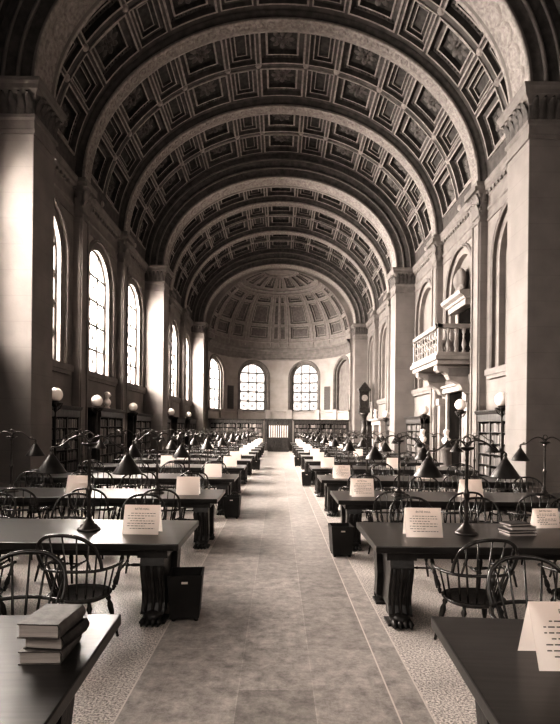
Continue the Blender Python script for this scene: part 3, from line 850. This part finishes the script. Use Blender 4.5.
# ------------------------------------------------------------------ tent cards on the tables
def text_lines(w, h, lean, seed, title, mat_):
    """title in letters, body as rows of small dark strokes; lies on the front panel"""
    r = random.Random(seed); m = MB()
    n = Vector((0, -math.cos(lean), math.sin(lean))); up = Vector((0, math.sin(lean), math.cos(lean)))
    def P(u, v): return up*v+Vector((u, 0, 0))+n*.0025+Vector((0, -math.sin(lean)*h, 0))
    for i in range(7):
        v = h*(.70-.085*i); u = -w*.38+(.03 if i % 3 == 0 else 0); end = w*.38 if i % 3 != 2 else w*r.uniform(-.05, .2)
        while u < end:
            l = r.uniform(.012, .035); m.quad(P(u, v), P(min(u+l, end), v), P(min(u+l, end), v+.0055), P(u, v+.0055)); u += l+.009
    return m
def make_card(w, h, lean, text, seed):
    t = thing('notice_card', 'x', 'card')
    m = MB(); b = h*math.sin(lean); z = h*math.cos(lean)
    f = [(-w/2, -b, 0), (w/2, -b, 0), (w/2, 0, z), (-w/2, 0, z)]
    m.loops([f, [Vector(p)+Vector((0, .003, .0)) for p in f]]); m.quad(*f); m.build('front_panel', M['paper'], t, recalc=False)
    m = MB(); g = [(-w/2, b*.9+.004, 0), (w/2, b*.9+.004, 0), (w/2, .003, z), (-w/2, .003, z)]; m.quad(*g); m.build('back_panel', M['paper_s'], t)
    if text:
        text_lines(w, h, lean, seed, None, None).build('printed_lines', M['ink'], t, recalc=False)
        cu = bpy.data.curves.new('title', 'FONT'); cu.body = 'BATES HALL'; cu.size = .028; cu.align_x = 'CENTER'; cu.extrude = .0006
        o = bpy.data.objects.new('printed_title', cu); COL.objects.link(o)
        me = bpy.data.meshes.new_from_object(o); bpy.data.objects.remove(o)
        me.materials.append(M['ink']); o = bpy.data.objects.new('printed_title', me); COL.objects.link(o); o.parent = t
        o.rotation_euler = (PI/2-lean, 0, 0)
        up = Vector((0, math.sin(lean), math.cos(lean))); o.location = Vector((0, -b-.0025, 0))+up*(h*.83)
    return t
CG = 'notice cards standing on the tables'
def card(k, s, x, y, w, h, lean, rz, text, lab): 
    c = make_card(w, h, lean, text, k*7+s); c.location = (x, y, TH); c.rotation_euler = (0, 0, rz); c['label'] = lab; c['group'] = CG; return c
plain = None
for s in (-1, 1):
    for k in range(NT):
        word = 'white notice card standing at the aisle end of the %s %s table' % (ORD[k], SIDE[s])
        if k == 0:
            if s > 0: card(k, s, 1.405, 2.47, .42, .30, .38, 0, True, word)
            continue
        x = s*({(1, -1): 1.385, (1, 1): 1.49}.get((k, s), 1.40+R.uniform(-.06, .06)))
        y = TY(k)-TD/2-.12+R.uniform(-.03, .05)*(k > 1); rz = R.uniform(-.1, .1) if k > 1 else -.03
        w, h = (.37, .30)
        if k <= 3: card(k, s, x, y, w, h, .30, rz, s > 0 or k == 1, word)
        elif plain is None: plain = card(k, s, x, y, w, h, .30, rz, False, word)
        else: dup(plain, (x, y, TH), rz, word, CG)
    for k in ((2, 3, 4, 6, 8, 10) if s > 0 else (2, 4, 5, 7, 9, 11)):
        x = s*(3.2+R.uniform(-.1, .1)); y = TY(k)-TD/2-.05
        dup(plain, (x, y, TH), R.uniform(-.12, .12), 'white notice card standing mid-length on the %s %s table' % (ORD[k], SIDE[s]), CG)
card(1, 3, 3.02, TY(1)-.22, .30, .22, .24, .1, True, 'white notice card behind the stacked books on the second right table')

# ------------------------------------------------------------------ loose books on the tables
def make_book(w, d, t, cov, label, loc, rz, group):
    """w spine length, d width, t thickness; spine faces +x side"""
    o = thing('book', label, 'book', loc, rz, group)
    m = MB()
    m.box(-w/2, w/2, -d/2, d/2, 0, .005); m.box(-w/2, w/2, -d/2, d/2, t-.005, t)
    sp = [(d/2-.004, 0)]+[(d/2-.004+.016*math.sin(PI*i/8), t*i/8) for i in range(9)]+[(d/2-.004, t)]
    sp2 = [(p[0]-.005, p[1]) for p in reversed(sp)]
    m.prism(sp+sp2, 'x', -w/2, w/2); m.build('cover', cov, o)
    m = MB(); m.box(-w/2+.006, w/2-.006, -d/2+.007, d/2-.004, .006, t-.006); m.build('page_block', M['pages'], o)
    return o
z = TH
for i, (w, d, t, c, x, y, rz, lab) in enumerate((
        (.265, .19, .060, 'cover', -1.085, 2.50, -PI/2+.05, 'thick worn book at the bottom of the stack on nearest left table'),
        (.25, .185, .062, 'cover_d', -1.06, 2.51, -PI/2-.10, 'thick worn book in the middle of the stack on nearest left table'),
        (.275, .19, .066, 'cover', -1.075, 2.49, -PI/2-.04, 'worn cloth book topping the stack on nearest left table'))):
    make_book(w, d, t, M[c], lab, (x, y, z), rz, 'three stacked books on the nearest left table'); z += t+.001
z = TH
for i, (w, d, t, c, dx, rz, lab) in enumerate((
        (.30, .22, .030, 'cover', 0, .1, 'bottom book of the flat pile beside the lamp on second right table'),
        (.29, .21, .026, 'cover_d', -.02, .18, 'second book up in the flat pile on second right table'),
        (.26, .20, .040, 'cover', .02, .05, 'third book up in the flat pile on second right table'),
        (.25, .18, .028, 'cover_d', -.03, .3, 'small dark top book of the flat pile on second right table'))):
    make_book(w, d, t, M[c], lab, (2.52+dx, 5.46, z), rz, 'flat pile of books on the second right table'); z += t+.001

# ------------------------------------------------------------------ waste boxes by the table ends
def make_box(label, loc, rz):
    t = thing('waste_box', label, 'box', loc, rz, 'wooden waste boxes by the aisle')
    m = MB(); w, h, th = .165, .44, .018; wb = .135
    def rect(a, z): return [(-a, -a, z), (a, -a, z), (a, a, z), (-a, a, z)]
    V = m.loops([rect(wb, .03), rect(w, h), rect(w-th, h), rect(wb-th, .05)]); m.face(V[0][::-1]); m.face(V[-1]); m.build('box_body', M['basket'], t)
    m = MB(); m.box(-.03, .03, -w*.99-.008, -w*.97, h-.075, h-.055); m.build('metal_plate', M['paper_s'], t)
    for a in (-1, 1):
        for b in (-1, 1): m = MB(); m.lathe([(0, 0), (.018, .0), (.022, .015), (.016, .032), (0, .032)], 8, (a*wb*.8, b*wb*.8, 0)); m.build('foot', M['iron'], t)
    return t
for s, k, x, y in ((-1, 1, -.885, 5.08), (-1, 3, -.93, 10.70), (1, 2, .93, 7.62), (1, 4, .92, 16.7), (-1, 7, -.95, 22.90), (1, 7, .95, 25.2)):
    make_box('dark tapered waste box on the aisle by the %s %s table' % (ORD[k], SIDE[s]), (x, y, 0), R.uniform(-.08, .08))

# ------------------------------------------------------------------ globe standards along both walls
def make_standard():
    t = thing('globe_lamp', 'x', 'lamp')
    m = MB(); m.lathe([(0, 0), (.21, 0), (.21, .06), (.15, .1), (.13, .2), (.07, .3), (.05, .38), (0, .38)], 16); m.build('base', M['iron'], t)
    m = MB(); m.lathe([(.035, .36), (.05, .5), (.03, .6), (.026, 1.2), (.045, 1.24), (.026, 1.28), (.022, 2.2), (.05, 2.3), (.03, 2.36), (0, 2.36)], 12); m.build('pole', M['iron'], t)
    m = MB(); m.lathe([(.03, 2.35), (.09, 2.38), (.17, 2.44), (.18, 2.47), (.12, 2.47), (.08, 2.52), (0, 2.52)], 18)
    for k in range(6):
        a = 2*PI*k/6; m.tube([(.04*math.cos(a), .04*math.sin(a), 2.26), (.13*math.cos(a), .13*math.sin(a), 2.33), (.19*math.cos(a), .19*math.sin(a), 2.46)], .012, 5)
    m.build('gallery', M['iron'], t)
    m = MB(); m.sphere((0, 0, 2.69), .19, 20, 14); m.build('globe', M['globe'], t)
    return t
st0 = None
for s in (-1, 1):
    for i, y in enumerate((14.1, 17.3, 22.5, 29.3, 35.0)):
        lab = 'tall iron standard with white glass globe by %s wall, %s from the front' % (SIDE[s], 'first' if i == 0 else ORD[i])
        loc = (s*(6.3 if i == 2 else 6.05), y, 0)
        if s > 0 and i == 4: continue
        if st0 is None: st0 = make_standard(); st0.location = loc; st0['label'] = lab; st0['group'] = 'globe standards along the walls'
        else: dup(st0, loc, 0, lab, 'globe standards along the walls')

# ------------------------------------------------------------------ bookcases
def make_bookcase(label, loc, rz, w, h, d, nsh, ncol, cat='bookcase', group=None, crown=True):
    """front faces -y; returns thing and the shelf slots (x0, x1, z, clear height)"""
    t = thing('bookcase', label, cat, loc, rz, group)
    m = MB(); m.box(-w/2, w/2, d-.02, d, 0, h); m.build('back_panel', M['black'], t)
    for k in range(ncol+1):
        x = -w/2+w*k/ncol; m = MB(); m.box(x-.03, x+.03, 0, d-.02, .1, h-.12); m.build('upright', M['bookcase'], t, bevel=.005)
    m = MB(); m.box(-w/2-.03, w/2+.03, -.02, d, 0, .12); m.build('plinth', M['bookcase'], t, bevel=.01)
    zs = [.12+(h-.45)*k/nsh for k in range(nsh+1)]
    for z in zs: m = MB(); m.box(-w/2+.03, w/2-.03, .015, d-.02, z-.02, z); m.build('shelf', M['bookcase'], t)
    m = MB(); m.box(-w/2-.03, w/2+.03, -.03, d, h-.33, h-.12)
    m.prism([(-.03, h-.12), (-.06, h-.1), (-.08, h-.06), (-.10, h-.02), (-.10, h), (d, h), (d, h-.12)], 'x', -w/2-.1, w/2+.1)
    m.build('cornice', M['bookcase'], t)
    slots = []
    for i, z in enumerate(zs[:-1]):
        for k in range(ncol): slots.append((-w/2+w*k/ncol+.035, -w/2+w*(k+1)/ncol-.035, z, zs[i+1]-z-.03, i))
    return t, slots
book_mb = {}
def proto_book(c):
    if c not in book_mb:
        m = MB(); m.box(0, 1, 0, 1, 0, 1); o = m.build('shelved_book', M[c]); book_mb[c] = o.data; bpy.data.objects.remove(o)
    return book_mb[c]
stuff = MB(); SM = ['books_a', 'cover_d', 'cover', 'cover_l']; nbook = [0]
SHELF = ['lowest', 'second', 'third', 'fourth', 'fifth', 'sixth', 'seventh']
def fill(t, slots, where, individual, pale=.15, every=1.0):
    mw = Matrix.Translation(t.location) @ Matrix.Rotation(t.rotation_euler.z, 4, 'Z')
    for (x0, x1, z, hh, row) in slots:
        x = x0
        while x < x1-.05:
            bw = R.uniform(.035, .075)*every; bh = hh*R.uniform(.72, .95); bd = R.uniform(.15, .2)
            if x+bw > x1: break
            if R.random() < .06: x += bw; continue
            c = R.choices(SM, [4, 4, 2, 5*pale])[0]
            if individual and nbook[0] < 285:
                o = bpy.data.objects.new('shelved_book', proto_book(c)); COL.objects.link(o)
                o.matrix_world = mw @ Matrix.Translation((x, .04, z)) @ Matrix.Diagonal((bw-.003, bd, bh, 1))
                tag(o, 'cloth-bound book on the %s shelf of the %s' % (SHELF[row], where), 'book', 'books on the %s' % where); nbook[0] += 1
            else:
                n0 = len(stuff.bm.verts); stuff.mi = SM.index(c)
                stuff.box(x, x+bw-.003, .04, .04+bd, z, z+bh); stuff.bm.verts.ensure_lookup_table()
                for v in stuff.bm.verts[n0:]: v.co = mw @ v.co
            x += bw
CASEW = 2.7
# right wall: first and third bays of the middle section, then beyond; left wall likewise
bw_ = [(1, 3, 'first'), (1, 5, 'second'), (-1, 3, 'first'), (-1, 5, 'third'), (-1, 4, 'second'), (-1, 6, 'fourth'), (-1, 7, 'fifth'), (-1, 8, 'sixth'), (1, 6, 'third'), (1, 8, 'fourth')]
for s, b, nm in bw_:
    y = bay_y[b]; where = '%s bookcase along the %s wall' % (nm, SIDE[s])
    h = 2.46 if not (s < 0 and b == 4) else 2.52
    t, sl = make_bookcase('tall dark oak bookcase full of books, %s along the %s wall' % (nm, SIDE[s]), (s*6.45, y, 0), -PI/2*s, CASEW, h, .46, 6, 3)
    fill(t, sl, where, (s, b) in ((1, 3), (1, 5), (-1, 3)))
# apse screen: two bookcases with a panelled bay between them
for s in (-1, 1):
    t, sl = make_bookcase('long low dark bookcase across the apse, %s of the central screen' % SIDE[s], (s*3.45, 42.2, 0), 0, 4.33, 2.56, .4, 6, 4)
    fill(t, sl, 'apse bookcase', False, pale=.3, every=1.6)
o = stuff.build('shelved_books', [M[c] for c in SM]); o['kind'] = 'stuff'; tag(o, 'remaining rows of small cloth-bound books on the more distant shelves', 'books')
t = thing('panelled_screen', 'dark panelled screen with pale vertical slats between the apse bookcases', 'screen', (0, 42.2, 0))
m = MB(); m.box(-1.13, 1.13, .1, .4, 0, 2.5); m.box(-1.15, 1.15, 0, .42, 2.5, 2.6); m.box(-1.1, -.95, .02, .12, 0, 2.5); m.box(.95, 1.1, .02, .12, 0, 2.5); m.build('frame', M['bookcase'], t)
for k in range(9): m = MB(); x = -.72+k*.18; m.box(x-.045, x+.045, .03, .1, 1.0, 2.05); m.build('slat', M['curtain'], t)
m = MB()
for k in range(1): m.tube([(.16*math.cos(2*PI*q/16), .04, 2.27+.16*math.sin(2*PI*q/16)) for q in range(16)], .03, 6, closed=True)
m.build('round_emblem', M['bronze'], t)
t = thing('counter_desk', 'low dark wooden desk closing the far end of the aisle', 'desk', (0, 41.0, 0))
m = MB(); m.box(-.82, .82, -.4, .4, 0, 1.04); m.build('desk_body', M['bookcase'], t)
m = MB(); m.box(-.88, .88, -.46, .46, 1.04, 1.1); m.build('desk_top', M['bookcase'], t, bevel=.01)
for x in (-.55, 0, .55): m = MB(); m.box(x-.23, x+.23, -.425, -.4, .15, .92); m.build('panel', M['oak_end'], t, bevel=.01)

# ------------------------------------------------------------------ right wall doorway, balcony
DY = bay_y[4]
dr = MB(); dr.box(6.90, 6.944, DY-.86, DY+.86, 0, 3.31); struct(dr.build('door_1', M['black']))  # black slab on the wall paints the darkness of the door opening
t = thing('doorway_surround', 'pale marble doorway surround with side columns under the right balcony', 'doorway', (0, 0, 0))
for e in (-1, 1):
    m = MB(); y = DY+e*.94; m.box(6.80, 6.94, y-.10, y+.10, 0, 3.3); m.build('jamb', M['marble'], t, bevel=.02)
    y = DY+e*1.55; m = MB(); m.box(6.62, 6.94, y-.2, y+.2, 0, .35); m.box(6.68, 6.94, y-.15, y+.15, .35, 2.85); m.box(6.62, 6.94, y-.2, y+.2, 2.85, 3.14); m.build('pilaster', M['marble'], t, bevel=.02)
m = MB(); m.box(6.66, 6.94, DY-1.03, DY+1.03, 3.3, 3.5); m.box(6.58, 6.94, DY-1.03, DY+1.03, 3.5, 3.6); m.build('lintel', M['marble'], t, bevel=.02)

bx0, bx1, b0, b1 = 5.63, 6.94, DY-1.72, DY+1.72
t = thing('balcony', 'pale stone balcony with balustrade projecting from the right wall', 'balcony', (0, 0, 0))
m = MB(); m.box(bx0-.02, bx1, b0, b1, 4.18, 4.34); m.box(bx0-.1, bx1, b0-.08, b1+.08, 4.34, 4.5); m.box(bx0-.04, bx1, b0-.03, b1+.03, 4.5, 4.62); m.build('slab', M['marble'], t, bevel=.02)
m = MB(); m.box(bx0-.05, bx1, b0-.05, b0+.17, 5.46, 5.62); m.box(bx0-.05, bx1, b1-.17, b1+.05, 5.46, 5.62); m.box(bx0-.05, bx0+.17, b0-.05, b1+.05, 5.46, 5.62); m.build('handrail', M['marble'], t, bevel=.02)
for y in (b0, b1-.14, ): m = MB(); m.box(bx0, bx0+.14, y, y+.14, 4.62, 5.46); m.build('corner_post', M['marble'], t, bevel=.01)
bal = [(.07, 0), (.07, .06), (.04, .1), (.085, .25), (.075, .34), (.035, .5), (.05, .58), (.035, .64), (.07, .72), (.07, .84)]
for e, y in ((0, b0+.07), (1, b1-.07)):
    for k in range(4): m = MB(); m.lathe(bal, 10, (bx0+.38+k*.28, y, 4.62)); m.build('baluster', M['marble'], t)
# interlaced tracery on the long front
m = MB()
n = 9; L = b1-b0-.3
for k in range(n):
    y = b0+.15+L*(k+.5)/n
    for z in (4.62+.14, 4.62+.42, 4.62+.70):
        m.tube([(bx0+.07, y+L/n*.5*math.cos(2*PI*q/12), z+.15*math.sin(2*PI*q/12)) for q in range(12)], .026, 5, closed=True)
m.build('tracery', M['marble'], t)
for e in (-1, 1):
    y = DY+e*1.25
    m = MB(); pr = [(6.94, 4.18), (bx0+.05, 4.18), (bx0+.05, 4.02), (bx0+.16, 3.92), (bx0+.28, 3.95), (bx0+.42, 3.85), (bx0+.52, 3.66), (bx0+.7, 3.6), (bx0+.88, 3.5), (bx0+.98, 3.3), (6.94, 3.18)]
    m.prism(pr, 'y', y-.2, y+.2); br_ = m.build('bracket', M['marble'], t, bevel=.015)
    m = MB(); m.box(bx0+.45, 6.85, y-.225, y+.225, 3.78, 4.08); m.build('carved_panel', M['stone_d'], br_, bevel=.01)

# doorway above the balcony with a cartouche
d2 = MB(); d2.box(XW+.26, XW+.29, DY-.74, DY+.74, 4.62, 6.5); struct(d2.build('door_2', M['black']))  # black slab in the niche paints the dark of the upper opening
t = thing('upper_doorway_surround', 'stone doorcase with pediment and carved oval cartouche above the balcony', 'doorway', (0, 0, 0))
for e in (-1, 1): m = MB(); m.box(XW+.2, XW+.29, DY+e*.86-.14, DY+e*.86+.14, 4.62, 6.5); m.build('jamb', M['marble'], t, bevel=.01)
m = MB(); m.box(XW-.1, XW+.29, DY-.98, DY+.98, 6.5, 6.72); m.prism([(XW+.29, 6.72), (XW-.16, 6.72), (XW-.2, 6.8), (XW-.34, 6.88), (XW-.38, 7.0), (XW+.29, 7.06)], 'y', DY-1.1, DY+1.1); m.build('lintel', M['marble'], t)
m = MB(); m.sphere((XW+.06, DY, 7.62), (.2, .36, .5), 16, 10); m.sphere((XW-.02, DY, 7.62), (.2, .25, .36), 14, 8)
for e in (-1, 1): m.tube([(XW+.02, DY+e*(.30+.14*math.cos(q*.6)), 7.2+.14*math.sin(q*.6)+.02*q) for q in range(10)], .06, 6)
m.build('cartouche', M['stone'], t)
# busts on pedestals either side of the doorway
def make_bust(label, loc, rz):
    t = thing('bust', label, 'bust', loc, rz, 'white busts beside the doorway')
    m = MB()
    m.lathe([(.1, 0), (.11, .03), (.07, .08), (.07, .12)], 14)
    rings = []
    for z, rx, ry, oy in ((.12, .10, .08, 0), (.16, .17, .11, 0), (.24, .215, .125, 0), (.30, .20, .115, .0), (.345, .12, .09, .0), (.37, .07, .07, .005), (.42, .062, .066, .01), (.45, .07, .085, -.008), (.50, .082, .10, -.012), (.56, .085, .105, -.005), (.61, .075, .095, 0), (.64, .045, .06, .005)):
        rings.append([(rx*math.cos(2*PI*k/14), oy+ry*math.sin(2*PI*k/14), z) for k in range(14)])
    V = m.loops(rings, smooth=True); m.face(V[-1])
    m.tube([(0, -.105, .55), (0, -.135, .505), (0, -.105, .495)], [.012, .017, .01], 6)     # nose
    for e in (-1, 1): m.sphere((e*.033, -.094, .545), (.014, .01, .009), 6, 4); m.sphere((e*.085, .005, .53), (.012, .022, .032), 6, 5)
    m.sphere((0, -.098, .468), (.03, .012, .008), 6, 4)
    b = m.build('portrait_bust', M['sculpt'], t)
    m = MB(); m.sphere((0, .012, .585), (.092, .11, .07), 12, 7); m.build('hair', M['sculpt'], b)
    return t
def make_pedestal(label, loc):
    t = thing('pedestal', label, 'pedestal', loc, 0, 'pedestals beside the doorway')
    m = MB(); m.lathe([(0, 0), (.28, 0), (.28, .1), (.23, .15), (.21, .2), (.19, 1.05), (.22, 1.1), (.26, 1.14), (.26, 1.22), (0, 1.22)], 18); m.build('pedestal_shaft', M['stone_d'], t)
for y, wd in ((18.65, 'nearer'), (21.7, 'farther')):
    make_pedestal('round grey stone pedestal on the %s side of the right doorway' % wd, (6.02, y, 0))
    make_bust('white portrait bust on the pedestal at the %s side of the doorway' % wd, (6.02, y, 1.22), -PI/2+.35)

# ------------------------------------------------------------------ mantel and tall clock farther along the right wall, bust on the left bookcase
my = bay_y[7]
t = thing('mantelpiece', 'pale marble chimneypiece on the right wall beyond the second pier', 'fireplace', (0, 0, 0))
for e in (-1, 1): m = MB(); m.box(6.45, 6.94, my+e*1.2-.3, my+e*1.2+.3, 0, 2.1); m.build('jamb', M['marble'], t, bevel=.02)
m = MB(); m.box(6.4, 6.94, my-1.6, my+1.6, 2.1, 2.4); m.box(6.25, 6.94, my-1.72, my+1.72, 2.4, 2.52); m.build('shelf', M['marble'], t, bevel=.02)
m = MB(); m.box(6.88, 6.94, my-.9, my+.9, 0, 2.1); m.build('firebox', M['black'], t)
o = make_bust('pale bust standing on the marble chimneypiece', (6.5, my+.5, 2.52), -PI/2); o['group'] = 'busts on ledges'
o = make_bust('pale bust on top of the second bookcase of the left wall', (-6.55, bay_y[4]-.3, 2.52), PI/2); o['group'] = 'busts on ledges'
t = thing('tall_clock', 'tall dark ornate clock on a column before the last right pier', 'clock', (6.0, 36.6, 0))
m = MB(); m.box(-.42, .42, -.42, .42, 0, .3); m.box(-.34, .34, -.34, .34, .3, .9); m.lathe([(.3, .9), (.3, 1.0), (.2, 1.1), (.17, 2.6), (.2, 2.7), (.3, 2.85), (.34, 3.0), (0, 3.0)], 14); m.build('pedestal', M['iron'], t)
m = MB(); m.box(-.38, .38, -.32, .32, 3.0, 3.3); m.box(-.30, .30, -.27, .27, 3.3, 4.5); m.box(-.42, .42, -.36, .36, 4.5, 4.66); m.prism([(-.36, 4.66), (.36, 4.66), (.2, 4.9), (0, 5.15), (-.2, 4.9)], 'y', -.3, .3); m.build('case', M['iron'], t)
m = MB(); m.tube([(0, -.28, 4.02), (0, -.295, 4.02)], .22, 20); m.tube([(-.31, 0, 4.02), (-.325, 0, 4.02)], .22, 20); m.build('dial', M['cover_l'], t)
for e in (-1, 1): m = MB(); m.lathe([(.05, 3.3), (.04, 3.4), (.04, 4.3), (.06, 4.5)], 8, (e*.36, -.3, 0)); m.build('column', M['iron'], t)

# ------------------------------------------------------------------ world, camera
w = bpy.data.worlds.new('sky'); sc.world = w; w.use_nodes = True
bg = w.node_tree.nodes['Background']; bg.inputs[0].default_value = (1, .955, .91, 1); bg.inputs[1].default_value = 1.0

cam = bpy.data.cameras.new('camera'); co = bpy.data.objects.new('camera', cam); COL.objects.link(co)
cam.sensor_fit = 'HORIZONTAL'; cam.sensor_width = 36; cam.lens = 36*520/560
cam.shift_x = 1.5/560; cam.shift_y = 66/560
cam.clip_start = .05; cam.clip_end = 200
co.matrix_world = Matrix.Translation((0, 0, 1.85)) @ Matrix.Rotation(PI/2, 4, 'X') @ Matrix.Rotation(math.radians(.6), 4, 'Z')
sc.camera = co
sc.view_settings.view_transform = 'Standard'; sc.view_settings.look = 'High Contrast'
sc.view_settings.exposure = 0.15; sc.view_settings.gamma = 1.0
sc.cycles.max_bounces = 8; sc.cycles.diffuse_bounces = 4; sc.cycles.use_denoising = True
sc.cycles.sample_clamp_indirect = 6
